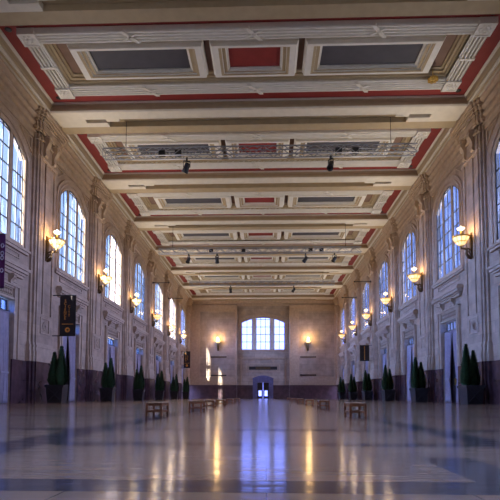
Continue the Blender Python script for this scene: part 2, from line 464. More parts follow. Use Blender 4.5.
ORD = ['first', 'second', 'third', 'fourth', 'fifth', 'sixth', 'seventh']
wn = 0
for sd, nm in ((-1, 'left'), (1, 'right')):
    w0 = make_window(sd); d0 = make_door(sd); c0 = make_drape(sd)
    for k in KB:
        y = D0 + k * S
        w = w0 if k == KB[0] else copy_tree(w0); d = d0 if k == KB[0] else copy_tree(d0)
        wn += 1
        w.name = 'window_%d' % wn; d.name = 'door_%d' % wn
        w.location = d.location = (0, y, 0); struct(w); struct(d)
    first = True
    for k in range(0, 7):
        c = c0 if first else copy_tree(c0); first = False
        c.location = (0, D0 + k * S, 0)
        tag(c, 'lavender drapes tied back in the %s doorway from the front of the %s wall' % (ORD[k], nm), 'curtain', 'drapes in the side doorways')

# ------------------------------------------------------------------ ceiling
RED_W = 1.02
def make_ceiling():
    root = MB()
    # shell above everything
    root.box(XC - HB - .3, XC + HB + .3, YF - .3, YB + 1.2, ZR + .95, ZR + 1.2)
    o = root.build('ceiling', 'cream'); struct(o)
    # beams
    bm_ = MB()
    hb = S / 2 - HY
    prof = [(-hb, ZR + .95), (-hb, ZR - .16), (-hb + .1, ZR - .16), (-hb + .1, ZR - .34), (-hb + .02, ZR - .42), (-hb + .02, ZS + .1), (-hb + .1, ZS), (-.5, ZS), (-.5, ZS + .4), (.5, ZS + .4), (.5, ZS), (hb - .1, ZS),
            (hb - .02, ZS + .1), (hb - .02, ZR - .42), (hb - .1, ZR - .34), (hb - .1, ZR - .16), (hb, ZR - .16), (hb, ZR + .95)]
    prof = [(a, b) for a, b in prof]
    bm_.prism(prof, lambda p, q, t: (t, p, q), XC - HX - .6, XC + HX + .6)
    for i in (9, 10, 11): bm_.mi[2 + i - 1] = 1  # tan darkens the soffit recess: its shade put into the colour
    for i in (1, 2, 3, 4): bm_.mi[2 + i] = 1  # upright beam faces in tan, their shade painted in
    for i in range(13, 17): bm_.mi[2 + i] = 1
    # fretted ends of the sunk soffit panel
    for s_ in (-1, 1):
        bm_.box(XC + s_ * (HX - 2.0), XC + s_ * (HX + .2), -.5, .5, ZS, ZS + .5)
        bm_.box(XC + s_ * (HX - 3.6), XC + s_ * (HX - 2.0), -.05, .5, ZS, ZS + .5)
        bm_.box(XC + s_ * (HX - 4.6), XC + s_ * (HX - 3.6), -.5, -.2, ZS, ZS + .5)
    beam = bm_.build('beam', ['cream', 'tan'], o)
    for k in list(KB) + [7]:
        b = beam if k == KB[0] else beam.copy()
        if b is not beam: COL.objects.link(b)
        b.location = (0, D0 + (k - .5) * S, 0)
    # one coffer
    cof = empty('coffer'); cof.parent = o
    r = MB()
    z0 = ZR
    ring = [(HX, HY), (HX - RED_W - .1, HY - RED_W - .1)]
    for (x0, x1, y0, y1) in ((-HX, HX, -HY, -HY + RED_W + .1), (-HX, HX, HY - RED_W - .1, HY), (-HX, -HX + RED_W + .1, -HY + RED_W + .1, HY - RED_W - .1), (HX - RED_W - .1, HX, -HY + RED_W + .1, HY - RED_W - .1)):
        r.box(x0, x1, y0, y1, ZR, ZR + .9)
    r.build('red_border', 'red', cof)
    # fluted frame
    fx, fy = HX - RED_W - 1.0, HY - RED_W - 1.0      # inner edge of the fluted band
    f = MB()
    pr = [(0, ZR + .6), (0, ZR - .16)]; nf = 4; w = 1.0
    pr = [(-.02, ZR + .6), (-.02, ZR - .2)]
    for i in range(nf):
        a = .03 + (w - .06) * i / nf; b = .03 + (w - .06) * (i + 1) / nf; e = (b - a)
        pr += [(a + e * .10, ZR - .24), (a + e * .22, ZR - .31), (a + e * .58, ZR - .31), (a + e * .70, ZR - .24), (a + e * .72, ZR - .04), (b, ZR - .04)]
    pr += [(w, ZR - .2), (w, ZR + .02), (w, ZR + .6)]
    f.rectring(0, 0, fx, fy, pr)
    # side strips are the palest
    f.build('fluted_frame', 'white', cof)
    g = MB()
    for sx in (-1, 1):
        for sy in (-1, 1):
            cx, cy = sx * (fx + .5), sy * (fy + .5)
            g.box(cx - .52, cx + .52, cy - .52, cy + .52, ZR - .36, ZR + .1)
            for a in range(6):
                t = a * PI / 3; g.lathe([(.0, -.06), (.1, -.05), (.13, 0), (.13, .05)], (cx + .26 * math.cos(t), cy + .26 * math.sin(t), ZR - .36), 8)
            g.lathe([(0, -.1), (.12, -.08), (.15, 0), (.15, .05)], (cx, cy, ZR - .36), 10)
            for t0, t1, b0, b1 in ((-.52, .52, -.52, -.44), (-.52, .52, .44, .52), (-.52, -.44, -.44, .44), (.44, .52, -.44, .44)):
                g.box(cx + t0, cx + t1, cy + b0, cy + b1, ZR - .41, ZR - .3)
        # ribbon round the short sides
        g.box(sx * (fx - .02), sx * (fx + 1.0), -.1, .1, ZR - .34, ZR + .0)
    def cross(cx, cy, h):
        for s_ in (-1, 1):
            g.prism([(cx - .55, cy - s_ * h - .13), (cx - .3, cy - s_ * h - .13), (cx + .55, cy + s_ * h + .13), (cx + .3, cy + s_ * h + .13)], lambda p, q, t: (p, q, t), ZR - .36, ZR - .1)
    for sy in (-1, 1):
        for x in (-7.4, 0, 7.4): cross(x, sy * (fy + .5), .36)
    g.build('frame_ornament', 'white', cof)
    # stepped moulding between the frame and the panels
    s = MB()
    pr = [(0, ZR - .12), (-.02, ZR - .12), (-.02, ZR - .0), (-.16, ZR + .04), (-.2, ZR + .16), (-.36, ZR + .18), (-.38, ZR + .28), (-.52, ZR + .34), (-.52, ZR + .46), (-.62, ZR + .48), (-.62, ZR + .7), (0, ZR + .7)]
    s.rectring(0, 0, fx, fy, pr)
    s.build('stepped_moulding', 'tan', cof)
    # brown field
    b = MB(); b.box(-fx, fx, -fy, fy, ZR + .42, ZR + .8); b.build('brown_field', 'brown', cof)
    # three panels
    for nm, cx, hx, m_ in (('grey_panel', -7.45, 3.15, 'grey'), ('red_panel', 0, 1.66, 'red'), ('grey_panel', 7.45, 3.15, 'grey')):
        hy = 1.02
        p = MB(); p.box(cx - hx - .1, cx + hx + .1, -hy - .1, hy + .1, ZR + .26, ZR + .5); pp = p.build(nm, m_, cof)
        q = MB()
        pr = [(0, ZR + .45), (0, ZR + .14), (.1, ZR + .12), (.14, ZR + .0), (.28, ZR - .0), (.34, ZR + .0), (.36, ZR - .1), (.52, ZR - .16), (.6, ZR - .16), (.86 if True else 0, ZR - .16), (.90, ZR - .12), (.94, ZR + .06), (1.0, ZR + .1), (1.0, ZR + .45)]
        pr = [(a * (.62 if False else 1), z) for a, z in pr]
        # narrower along Y so that the panel fits the coffer
        ids = []
        for sx, sy in ((-1, -1), (1, -1), (1, 1), (-1, 1), (-1, -1)):
            ids.append([q.pt((cx + sx * (hx + a * 1.12), sy * (hy + a * .5), z)) for a, z in pr])
        for A, B in zip(ids, ids[1:]):
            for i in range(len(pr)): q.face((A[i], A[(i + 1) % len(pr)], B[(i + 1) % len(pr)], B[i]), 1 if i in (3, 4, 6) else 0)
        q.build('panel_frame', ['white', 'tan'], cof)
    cof.location = (XC, D0 + KB[0] * S, 0)
    for k in list(KB)[1:]:
        c = copy_tree(cof, o); c.location = (XC, D0 + k * S, 0)
    # coved edge of each coffer along the two walls
    e = MB()
    for sd in (-1, 1):
        T = lambda u, v, z: (XC + sd * (HB - v), u, z); e.T = T
        pr = [(1.34, ZR + .3), (1.34, ZR - .02), (1.37, ZR - .06), (1.30, ZR - .12), (1.22, ZR - .13), (1.22, ZR - .2), (1.16, ZR - .46), (1.04, ZR - .56), (1.10, ZR - .6), (1.10, ZR - .68), (.98, ZR - .7), (.98, ZS - .06), (.86, ZS - .1), (.80, ZS - .04), (.72, ZS - .04), (.3, ZS - .04), (.3, ZR + .3)]
        e.rings([[(yy, v, z) for v, z in pr] for yy in (YF, YB)], True, True)
        for i in (5, 6, 11, 12): e.mi[len(e.mi) - 19 + i] = 1
    e.build('ceiling_cove', ['cream', 'tan'], o)
    return o
ceil = make_ceiling()

# ------------------------------------------------------------------ back wall
def bx(px): return (px - 266.2) / 480 * YB
def bz(py): return (396.2 - py) / 480 * YB + EYE
BC = bx(263.0)          # axis of the back bay
def back_wall():
    T = lambda x, v, z: (x, YB - v, z)
    m = MB(T)
    fz = lambda x, z, v: (x, v, z)
    w = 4.75; zs, za = bz(349), bz(316.3); zsp = bz(321.5); R = (w * w + (za - zsp) ** 2) / (2 * (za - zsp)); zc = za - R
    L0, L1 = XC - HB - .3, XC + HB + .3
    dw, dh = 1.28, bz(382.5)
    REC = -.55          # the middle bay is sunk
    RW = 5.75
    m.box(L0, BC - RW, -1.1, 0, 0, ZR + .6); m.box(BC + RW, L1, -1.1, 0, 0, ZR + .6)
    m.box(BC - RW, BC - w, -1.1, REC, 0, ZR + .6); m.box(BC + w, BC + RW, -1.1, REC, 0, ZR + .6)
    m.box(BC - w, BC - dw, -1.1, REC, 0, zs); m.box(BC + dw, BC + w, -1.1, REC, 0, zs); m.box(BC - dw, BC + dw, -1.1, REC, dh, zs)
    n = 16
    za_ = lambda u: zc + math.sqrt(R * R - u * u)
    for i in range(n):
        u0 = -w + 2 * w * i / n; u1 = -w + 2 * w * (i + 1) / n
        m.prism([(BC + u0, za_(u0)), (BC + u1, za_(u1)), (BC + u1, ZR + .6), (BC + u0, ZR + .6)], fz, -1.1, REC)
    o = m.build('wall_back', 'stoneb'); struct(o)
    t = MB(T)
    P = arch_path(w, zs - .3, zsp, zc, R)
    t.rings([[(BC + p[0] + p[2] * r, REC + v * .9, p[1] + p[3] * r) for r, v in ARCHPROF] for p in P], True, True)
    t.build('archivolt', 'trimstone', o)
    t = MB(T)
    # cornice head over the side panels, frame of the panels
    for s_, a, b in ((-1, XC - HB + .3, BC - RW), (1, BC + RW, XC + HB - .3)):
        for v, z0, z1 in ((.12, bz(309.5), bz(308)), (.22, bz(308), bz(306.5)), (.34, bz(306.5), bz(304.5))): t.box(a, b, -.02, v, z0, z1)
        for v, z0, z1 in ((.12, bz(378.2), bz(377.2)), (.2, bz(377.2), bz(376.6))): t.box(a, b, -.02, v * .5, z0, z1)
        # pilasters at the two ends of each panel
        for q0, q1 in ((a, a + 2.2), (b - .45, b)):
            t.box(q0, q1, -.02, .24, 3.0, bz(309.5))
        t.box(b - .2 if s_ < 0 else a - .0, b + .0 if s_ < 0 else a + .2, -.02, .5, 3.0, bz(306))
        t.box(a + 2.2, b - .45, -.02, .14, bz(309.5) - .3, bz(309.5))
        t.box(a + 2.2, b - .45, -.02, .14, 3.0, bz(378.2))
    t.box(L0, L1, -.3, .5, 20.9, 21.3); t.box(L0, L1, -.3, .75, 21.3, ZS + .1); t.box(BC - RW, BC + RW, REC, .1, bz(305), bz(303.5))
    for s_ in (-1, 1):   # roundels in the spandrels
        c = BC + s_ * 4.4; zz = bz(312.5)
        t.rings([[(c + .55 * math.cos(k * PI / 8), REC + v, zz + .55 * math.sin(k * PI / 8)) for k in range(16)] for v in (0, .08)], True, True)
        t.rings([[(c + .3 * math.cos(k * PI / 8), REC + v, zz + .3 * math.sin(k * PI / 8)) for k in range(16)] for v in (.08, .16)], True, True)
    # moulding with brackets under the window, panel frame
    t.box(BC - 5.0, BC + 5.0, REC, REC + .3, zs - .35, zs - .05)
    for hw, v, z0, z1 in ((4.9, .2, bz(359), bz(358.2)), (5.0, .34, bz(358.2), bz(357.2))): t.box(BC - hw, BC + hw, REC - .02, REC + v, z0, z1)
    for s_ in (-1, 1):
        c = BC + s_ * 2.2
        t.box(c - .4, c + .4, REC - .02, REC + .22, bz(360.5), bz(359)); t.box(c - .2, c + .2, REC - .02, REC + .16, bz(361.5), bz(360.5))
        t.box(BC + s_ * 4.75, BC + s_ * 5.0, REC - .02, REC + .14, 3.0, bz(359))
    for q in ((-3.75, 3.75, bz(363.8), bz(363.2)), (-3.75, 3.75, bz(372), bz(371.2)), (-3.75, -3.55, bz(372), bz(363.2)), (3.55, 3.75, bz(372), bz(363.2))):
        t.box(BC + q[0], BC + q[1], REC - .02, REC + .12, q[2], q[3])
    for i in range(20):
        u = -3.3 + 6.6 * i / 19
        for zz in (bz(365), bz(370.8)): t.box(BC + u - .1, BC + u + .1, REC - .02, REC + .06, zz, zz + .22)
    t.build('moulding', 'trimstone', o)
    # dado
    d = MB(T)
    d.box(XC - HB, BC - RW, -.02, .12, 0, 2.95); d.box(BC + RW, XC + HB, -.02, .12, 0, 2.95)
    for s_ in (-1, 1): d.box(BC + s_ * 2.25, BC + s_ * RW, REC - .02, REC + .12, 0, 2.95)
    d = d.build('baseboard_back', 'marbleb'); struct(d)
    # window with three lights
    T2 = lambda x, v, z: (BC + x, YB + .7 - v, z)
    W = MB(T2)
    LIG = ((-4.75, -2.42), (-1.55, 1.55), (2.42, 4.75))
    def pp(a, b, z0, n=6):
        P = [(a, z0), (b, z0)]
        for i in range(n + 1):
            u = b + (a - b) * i / n; P.append((u, za_(max(-w, min(w, u)))))
        return P
    for a, b in ((-2.42, -1.55), (1.55, 2.42)): W.prism(pp(a, b, zs - .1, 3), fz, -.05, .28)
    W.box(-w, w, -.05, .3, zs - .3, zs)
    wo = W.build('window_%d' % (wn + 1), 'sash'); struct(wo)
    s = MB(T2)
    for (a, b), nc in zip(LIG, (2, 3, 2)):
        for i in range(nc + 1):
            x = a + (b - a) * i / nc; hw = .045; xx = max(a + hw, min(b - hw, x)); s.prism(pp(xx - hw, xx + hw, zs, 1), fz, -.02, .05)
        for j in range(1, 5):
            z = zs + j * (za - zs) / 4.3
            if z < min(za_(a), za_(b)) - .1: s.box(a, b, -.02, .05, z - .05, z + .05)
        for i in range(6):
            u0 = a + (b - a) * i / 6; u1 = a + (b - a) * (i + 1) / 6
            s.prism([(u0, za_(u0) - .14), (u1, za_(u1) - .14), (u1, za_(u1)), (u0, za_(u0))], fz, -.02, .06)
    s.build('sash_bars', 'steel', wo)
    g = MB(T2)
    for a, b in LIG: g.face([g.pt((p, .0, q)) for p, q in pp(a, b, zs)])
    g.build('glass', 'glass', wo)
    # arched marble doorway
    D = MB(T2); 
    zt, zsh = bz(375.4), bz(378.2)
    hw = 2.25; r2 = (hw * hw + (zt - zsh) ** 2) / (2 * (zt - zsh)); c2 = zt - r2
    n = 12
    for i in range(n):
        u0 = -hw + 2 * hw * i / n; u1 = -hw + 2 * hw * (i + 1) / n
        D.prism([(u0, dh), (u1, dh), (u1, c2 + math.sqrt(r2 * r2 - u1 * u1)), (u0, c2 + math.sqrt(r2 * r2 - u0 * u0))], fz, .05, .42)
    for s_ in (-1, 1): D.box(s_ * dw, s_ * hw, .05, .42, 0, dh); D.box(s_ * dw, s_ * (dw + .22), .4, .5, 0, dh)
    D.box(-dw - .22, dw + .22, .4, .5, dh, dh + .2); D.box(-hw - .1, hw + .1, .4, .52, zsh - .15, zsh)
    do = D.build('door_%d' % (wn + 1), 'doorblue'); struct(do)
    l = MB(T2)
    for s_ in (-1, 1):
        a0, a1 = (-dw, -.03) if s_ < 0 else (.03, dw)
        l.box(a0, a1, -.25, -.15, 0, .55); l.box(a0, a1, -.25, -.15, 1.75, dh)
        l.box(a0, a0 + .3, -.25, -.15, .55, 1.75); l.box(a1 - .3, a1, -.25, -.15, .55, 1.75)
    l.build('door_leaf', 'doord', do)
    g = MB(T2)
    for a0, a1 in ((-dw, -.03), (.03, dw)): g.face([g.pt(p) for p in ((a0 + .3, -.2, .55), (a1 - .3, -.2, .55), (a1 - .3, -.2, 1.75), (a0 + .3, -.2, 1.75))])
    g.build('door_glass', 'glass', do)
    # inscription board in the framed panel
    b = MB(lambda x, v, z: (BC + x, YB - REC - v, z))
    b.box(-3.1, 3.1, .0, .09, bz(369.6), bz(366.4))
    bo = b.build('wall_plaque', 'black'); tag(bo, 'long dark plaque with bronze relief set over the far arched doorway', 'plaque')
    b = MB(lambda x, v, z: (BC + x, YB - REC - v, z)); zc_ = bz(368)
    for i in range(11):
        u = -1.5 + 3 * i / 10; b.box(u - .1, u + .1, .09, .13, zc_ - .16, zc_ + .16)
    b.box(-1.75, 1.75, .09, .12, zc_ - .2, zc_ - .16); b.box(-1.75, 1.75, .09, .12, zc_ + .16, zc_ + .2)
    b.build('bronze_relief', 'bronze', bo)
    return o
wb = back_wall()
# wall behind the camera
m = MB(); m.box(XC - HB - .3, XC + HB + .3, YF - .6, YF, 0, ZR + 1.0); o = m.build('wall_front', 'stoneb'); struct(o)

# ------------------------------------------------------------------ wall rods on the back wall
for i, (px, py, nm) in enumerate(((218.5, 357, 'upper black rod on the far wall left of the arched window'), (218.5, 375.5, 'lower black rod on the far wall left of the arched doorway'),
                                  (308, 357, 'upper black rod on the far wall right of the arched window'), (308, 375, 'lower black rod on the far wall right of the arched doorway'))):
    r = empty('banner_rod', (bx(px), YB - .24, bz(py)))
    b = MB(); b.tube([(-1.6, 0, 0), (1.6, 0, 0)], .11, 8); b.build('rod', 'iron', r)
    for s_ in (-1, 1):
        b = MB(); b.lathe([(0, -.16), (.14, -.08), (.14, .08), (0, .16)], (s_ * 1.6, 0, 0), 8); b.build('knob', 'iron', r)
        b = MB(); b.box(s_ * 1.3 - .05, s_ * 1.3 + .05, 0, .235, -.05, .05); b.build('bracket', 'iron', r)
    tag(r, nm, 'rod', 'black rods on the far wall')

# ------------------------------------------------------------------ sconces
def spot(parent, loc, power, target, ang, col=(1, .86, .68), blend=1.0, r=.15):
    l = bpy.data.lights.new('uplight', 'SPOT'); l.energy = power; l.color = col; l.spot_size = ang; l.spot_blend = blend; l.shadow_soft_size = r
    o = bpy.data.objects.new('uplight', l); COL.objects.link(o); o.parent = parent; o.location = loc
    o.rotation_euler = Vector(target).to_track_quat('-Z', 'Y').to_euler(); return o
UP_POW, GLOW = 1300, 130
def make_sconce():
    r = empty('wall_sconce')           # local: +x into the room, origin on the pier face at bowl height
    c = (.92, 0, 0)
    b = MB()
    b.box(0, .08, -.22, .22, -1.75, .55); b.box(.08, .14, -.15, .15, -1.6, .4)
    b.tube([(.05, 0, -1.7), (.3, 0, -1.62), (.5, 0, -1.3), (.45, 0, -1.0), (.62, 0, -.86), (.92, 0, -.84), (.92, 0, -.6)], [.13, .15, .12, .10, .09, .09, .07], 8)
    b.tube([(.1, 0, -1.0), (.3, 0, -.85), (.55, 0, -.9), (.9, 0, -.84)], .07, 7)
    for s_ in (-1, 1): b.tube([(.1, s_ * .1, -1.5), (.36, s_ * .2, -1.25), (.2, s_ * .22, -1.0), (.12, s_ * .12, -1.1)], .05, 6)
    b.build('bracket', 'bronze', r)
    b = MB(); b.lathe([(0, -.74), (.10, -.70), (.16, -.62), (.08, -.56)], c, 12); b.lathe([(.47, -.30), (.50, -.26), (.47, -.22)], c, 24, caps=False)
    b.lathe([(.70, .10), (.76, .14), (.76, .22), (.70, .24)], c, 28, caps=False); b.lathe([(.70, .10), (.70, .24)], c, 28, caps=False)
    b.tube([(.92, 0, -.5), (.92, 0, .95)], .05, 8)
    for k in range(10):
        a = 2 * PI * k / 10; b.tube([(.92 + .73 * math.cos(a), .73 * math.sin(a), .2), (.92 + .74 * math.cos(a), .74 * math.sin(a), .34)], [.05, .02], 6)
        b.tube([(.92 + .73 * math.cos(a), .73 * math.sin(a), .12), (.92 + .5 * math.cos(a), .5 * math.sin(a), -.26), (.92 + .12 * math.cos(a), .12 * math.sin(a), -.62)], .022, 5)
    rim = b.build('gilded_rim', 'gold', r)
    b = MB(); b.lathe([(.47, -.24), (.58, -.12), (.70, .10), (.71, .16)], c, 28, caps=False)
    bw = b.build('bowl', 'lamp', r); rim.parent = bw
    b = MB(); b.lathe([(.12, -.60), (.30, -.48), (.44, -.32), (.46, -.26)], c, 24, caps=False); b.build('lower_bowl', 'lamp', r)
    b = MB(); b.lathe([(.08, .78), (.22, .84), (.33, .96), (.33, 1.0), (.1, 1.08), (.05, 1.2), (0, 1.24)], c, 20); b.build('upper_dish', 'lamphot', r)
    spot(r, (.92, 0, 1.35), UP_POW, (.75, 0, .9), math.radians(128))
    l = bpy.data.lights.new('bulb', 'POINT'); l.energy = GLOW; l.color = (1, .66, .3); l.shadow_soft_size = .3
    lo = bpy.data.objects.new('bulb', l); COL.objects.link(lo); lo.parent = r; lo.location = (.92, 0, .42)
    return r
ZL = 12.2
sc0 = make_sconce(); used = False
LEFTD = ['beside the upright dark banner', 'second from the front along the left wall', 'third from the front along the left wall', 'fourth from the front along the left wall', 'fifth from the front along the left wall', 'nearest the far wall on the left']
for sd, nm in ((-1, 'left'), (1, 'right')):
    for k in range(6):
        s = copy_tree(sc0) if used else sc0; used = True
        s.location = (XC + sd * (HB - VP), D0 + (k + .5) * S, ZL); s.rotation_euler = (0, 0, 0 if sd < 0 else PI); s.scale = (.84, .84, .84)
        lb = ['gilded glass wall sconce nearest the camera on the %s wall', 'gilded glass wall sconce second from the front along the %s wall', 'gilded glass wall sconce third from the front along the %s wall',
              'gilded glass wall sconce fourth from the front along the %s wall', 'gilded glass wall sconce next to last along the %s wall', 'gilded glass wall sconce on the %s wall nearest the far wall'][k] % nm
        tag(s, lb, 'sconce', 'gilded sconces on the piers')
# two torch sconces on the far wall
def make_torch():
    r = empty('torch_sconce')
    b = MB(); b.box(-.2, .2, -.08, 0, -1.7, .2); b.tube([(0, -.1, -1.6), (0, -.35, -1.3), (0, -.4, -.5), (0, -.4, .0)], [.1, .16, .2, .26], 8)
    b.build('stem', 'bronze', r)
    b = MB(); b.lathe([(.25, 0), (.5, .25), (.55, .4), (.52, .45)], (0, -.5, 0), 16); b.build('dish', 'lamp', r)
    b = MB(); b.lathe([(.0, .4), (.3, .5), (.34, .8), (.2, 1.2), (0, 1.4)], (0, -.5, 0), 14); b.build('flame_glass', 'lamphot', r)
    l = bpy.data.lights.new('torch_bulb', 'POINT'); l.energy = 420; l.color = (1, .6, .22); l.shadow_soft_size = .4
    lo = bpy.data.objects.new('torch_bulb', l); COL.objects.link(lo); lo.parent = r; lo.location = (0, -1.25, 1.0)
    return r
t0 = make_torch()
for i, (px, w) in enumerate(((217.7, 'left'), (308, 'right'))):
    t = t0 if i == 0 else copy_tree(t0); t.location = (bx(px), YB, bz(343))
    tag(t, 'lit bronze torch sconce on the far wall %s of the arched window' % w, 'sconce', 'torch sconces on the far wall')

# ------------------------------------------------------------------ trusses and stage lights
def make_spotlight():
    r = empty('stage_spotlight')
    b = MB(); b.box(-.06, .06, -.06, .06, -.25, .0); b.box(-.26, .26, -.03, .03, -.32, -.25)
    for s_ in (-1, 1): b.box(s_ * .24, s_ * .27, -.04, .04, -.75, -.28)
    b.build('yoke', 'black', r)
    b = MB(); b.lathe([(.12, .3), (.2, .25), (.22, -.2), (.26, -.45), (.24, -.45), (.2, -.3)], (0, 0, 0), 14)
    h = b.build('lamp_housing', 'black', r); h.location = (0, 0, -.72); h.rotation_euler = (.5, .35, 0)
    return r
def make_flood():
    r = empty('stage_floodlight')
    b = MB(); b.box(-.24, .24, -.14, .14, -.2, .2); b.build('housing', 'black', r)
    b = MB(); b.box(-.19, .19, -.16, -.14, -.15, .15); b.build('lens', 'steel', r)
    return r
sp0 = make_spotlight(); fl0 = make_flood(); us = [False, False]
TR = ((0, 35.53, 19.42, -12.5, 11.3), (1, 58.15, 18.75, -13.3, 11.6), (2, 80.78, 20.0, -13.1, 11.5))
SPX = ((184, 332), (187, 216, 306, 335), (230, 294)); FLX = ((158, 175, 340, 357), (210, 243, 311, 322), ())
TN = ('nearest', 'middle', 'farthest')
for i, yc, zt, x0, x1 in TR:
    r = empty('lighting_truss', (0, yc, zt))
    h = .3; b = MB()
    for dy in (-h, h):
        for dz in (0, -.62): b.tube([(x0, dy, dz), (x1, dy, dz)], .05, 6)
    b.build('chords', 'alu', r)
    b = MB(); n = int((x1 - x0) / .75); st = (x1 - x0) / n
    for k in range(n):
        a, c = x0 + k * st, x0 + (k + 1) * st
        za, zc = (0, -.62) if k % 2 == 0 else (-.62, 0)
        for dy in (-h, h): b.tube([(a, dy, za), (c, dy, zc)], .034, 5)
        for dz in (0, -.62): b.tube([(a, -h if k % 2 else h, dz), (c, h if k % 2 else -h, dz)], .026, 5)
    for k in range(0, n + 1, 4):
        a = x0 + k * st
        for dy in (-h, h): b.tube([(a, dy, 0), (a, dy, -.62)], .022, 5)
        for dz in (0, -.62): b.tube([(a, -h, dz), (a, h, dz)], .022, 5)
    b.build('lacing', 'alu', r)
    for x in (x0 + 1.7, x1 - 1.9):
        b = MB(); b.tube([(x, 0, ZS + .1 - zt), (x, 0, .55)], .022, 6); b.tube([(x, 0, .55), (x, -h, 0)], .018, 5); b.tube([(x, 0, .55), (x, h, 0)], .018, 5); b.build('hanger_cable', 'black', r)
    tag(r, 'silver lighting truss hung across the ceiling, %s to the camera' % TN[i] if i < 2 and i == 0 else 'silver lighting truss hung across the ceiling, %s of the three' % TN[i], 'truss', 'lighting trusses under the ceiling')
    for j, px in enumerate(SPX[i]):
        s = copy_tree(sp0) if us[0] else sp0; us[0] = True
        s.location = ((px - 266.2) / 480 * yc, yc, zt - .69); s.rotation_euler = (0, 0, [.3, 2.2, -.6, 1.2][(i + j) % 4])
        nth = {2: ('left', 'right'), 4: ('leftmost', 'second from left', 'third from left', 'rightmost')}[len(SPX[i])][j]
        tag(s, 'black stage spotlight under the %s truss, %s' % (TN[i], nth + ' of ' + ('two' if len(SPX[i]) == 2 else 'four')), 'spotlight', 'spotlights under the trusses')
    for j, px in enumerate(FLX[i]):
        s = copy_tree(fl0) if us[1] else fl0; us[1] = True
        s.location = ((px - 266.2) / 480 * yc, yc, zt - .33)
        tag(s, 'small black floodlight inside the %s truss, %s of four' % (TN[i], ('leftmost', 'second from left', 'third from left', 'rightmost')[j]), 'floodlight', 'floodlights inside the trusses')

# ------------------------------------------------------------------ ceiling speakers and the gilded pendant
c0 = None
for k in range(0, 3):
    for sd, nm in ((-1, 'left'), (1, 'right')):
        for j, (dx, dy) in enumerate(((14.62, -3.0), (13.7, -3.45), (14.45, 3.6))):
            if c0 is None:
                b = MB(); b.lathe([(.0, -.05), (.14, -.05), (.2, -.02), (.2, .0)], (0, 0, 0), 14); c = c0 = b.build('ceiling_speaker', 'black')
            else: c = c0.copy(); COL.objects.link(c)
            c.location = (XC + sd * dx, D0 + k * S + dy, ZR)
            tag(c, 'round black ceiling speaker, %s %s corner of the %s coffer' % (('near outer', 'near inner', 'far')[j], nm, ('nearest', 'second', 'third')[k]), 'speaker', 'round black speakers in the ceiling')
r = empty('ceiling_pendant', (11.25, 31.6, ZR - .0))
b = MB()
for a in range(8):
    t = a * PI / 4; b.lathe([(0, -.13), (.10, -.09), (.13, 0), (.10, .09), (0, .13)], (.24 * math.cos(t), .24 * math.sin(t), -.42), 8)
b.lathe([(0, -.62), (.12, -.58), (.2, -.46), (.16, -.32), (0, -.28)], (0, 0, 0), 12); b.build('gilded_flower', 'gold', r)
b = MB(); b.tube([(0, 0, -.3), (0, 0, .45)], .03, 6); b.build('stem', 'gold', r)
tag(r, 'gilded flower-shaped pendant under the right end of the nearest coffer', 'pendant')

# ------------------------------------------------------------------ potted evergreens
def make_tree():
    r = empty('potted_evergreen')
    b = MB(); h = 1.3
    def sq(a, z): return [(-a, -a, z), (a, -a, z), (a, a, z), (-a, a, z)]
    b.rings([sq(.5, 0), sq(.5, .08), sq(.52, .08), sq(.6, 1.12), sq(.66, 1.12), sq(.66, 1.3), sq(.58, 1.3), sq(.58, 1.15)], True, True)
    for s_ in (-1, 1):   # crossed mouldings of the planter panels
        for fx in (-1, 1):
            b.prism([(-.42, .2 if s_ > 0 else 1.0), (-.38, .16 if s_ > 0 else 1.04), (.42, 1.0 if s_ > 0 else .2), (.38, 1.04 if s_ > 0 else .16)], lambda p, q, t: (p, fx * t, q), .50, .62)
    b.build('planter', 'pot', r)
    b = MB(); b.face([b.pt(p) for p in sq(.58, 1.2)]); b.build('soil', 'soil', r)
    rnd = random.Random(3)
    for cx, hh, w in ((-.24, 2.4, .37), (.27, 2.85, .40)):
        b = MB()
        tk = MB(); tk.tube([(cx, 0, 1.15), (cx, 0, 1.15 + hh * .8)], [.06, .015], 6)
        # sprays of scale leaves set out along a tapering column
        for i in range(2200):
            t = rnd.random() ** .9; rad = w * (1 - t) ** .8 * min(1, .6 + t * 4) * (.72 + .34 * rnd.random()); a = rnd.random() * 2 * PI
            p = Vector((cx + rad * math.cos(a), rad * math.sin(a), 1.22 + t * hh))
            out = Vector((math.cos(a), math.sin(a), 1.5 + rnd.random())).normalized()
            side = out.cross(Vector((math.cos(a + .6), math.sin(a + .6), .2))).normalized()
            L_ = (.13 + .2 * rnd.random() ** 2) * (1 - .5 * t); w_ = .03
            q = [p - side * w_, p + side * w_, p + side * w_ * .6 + out * L_, p + out * L_ * 1.35, p - side * w_ * .6 + out * L_]
            b.face([b.pt(tuple(x)) for x in q])
        # dense dark core under the sprays
        b.lathe([(.05, 0), (w * .5, .08), (w * .6, hh * .15), (w * .42, hh * .5), (w * .18, hh * .8), (.03, hh * .96)], (cx, 0, 1.2), 9)
        sh = b.build('shrub', 'leaf', r); tk.build('trunk', 'bronze', sh)
    return r
tr0 = make_tree(); used = False
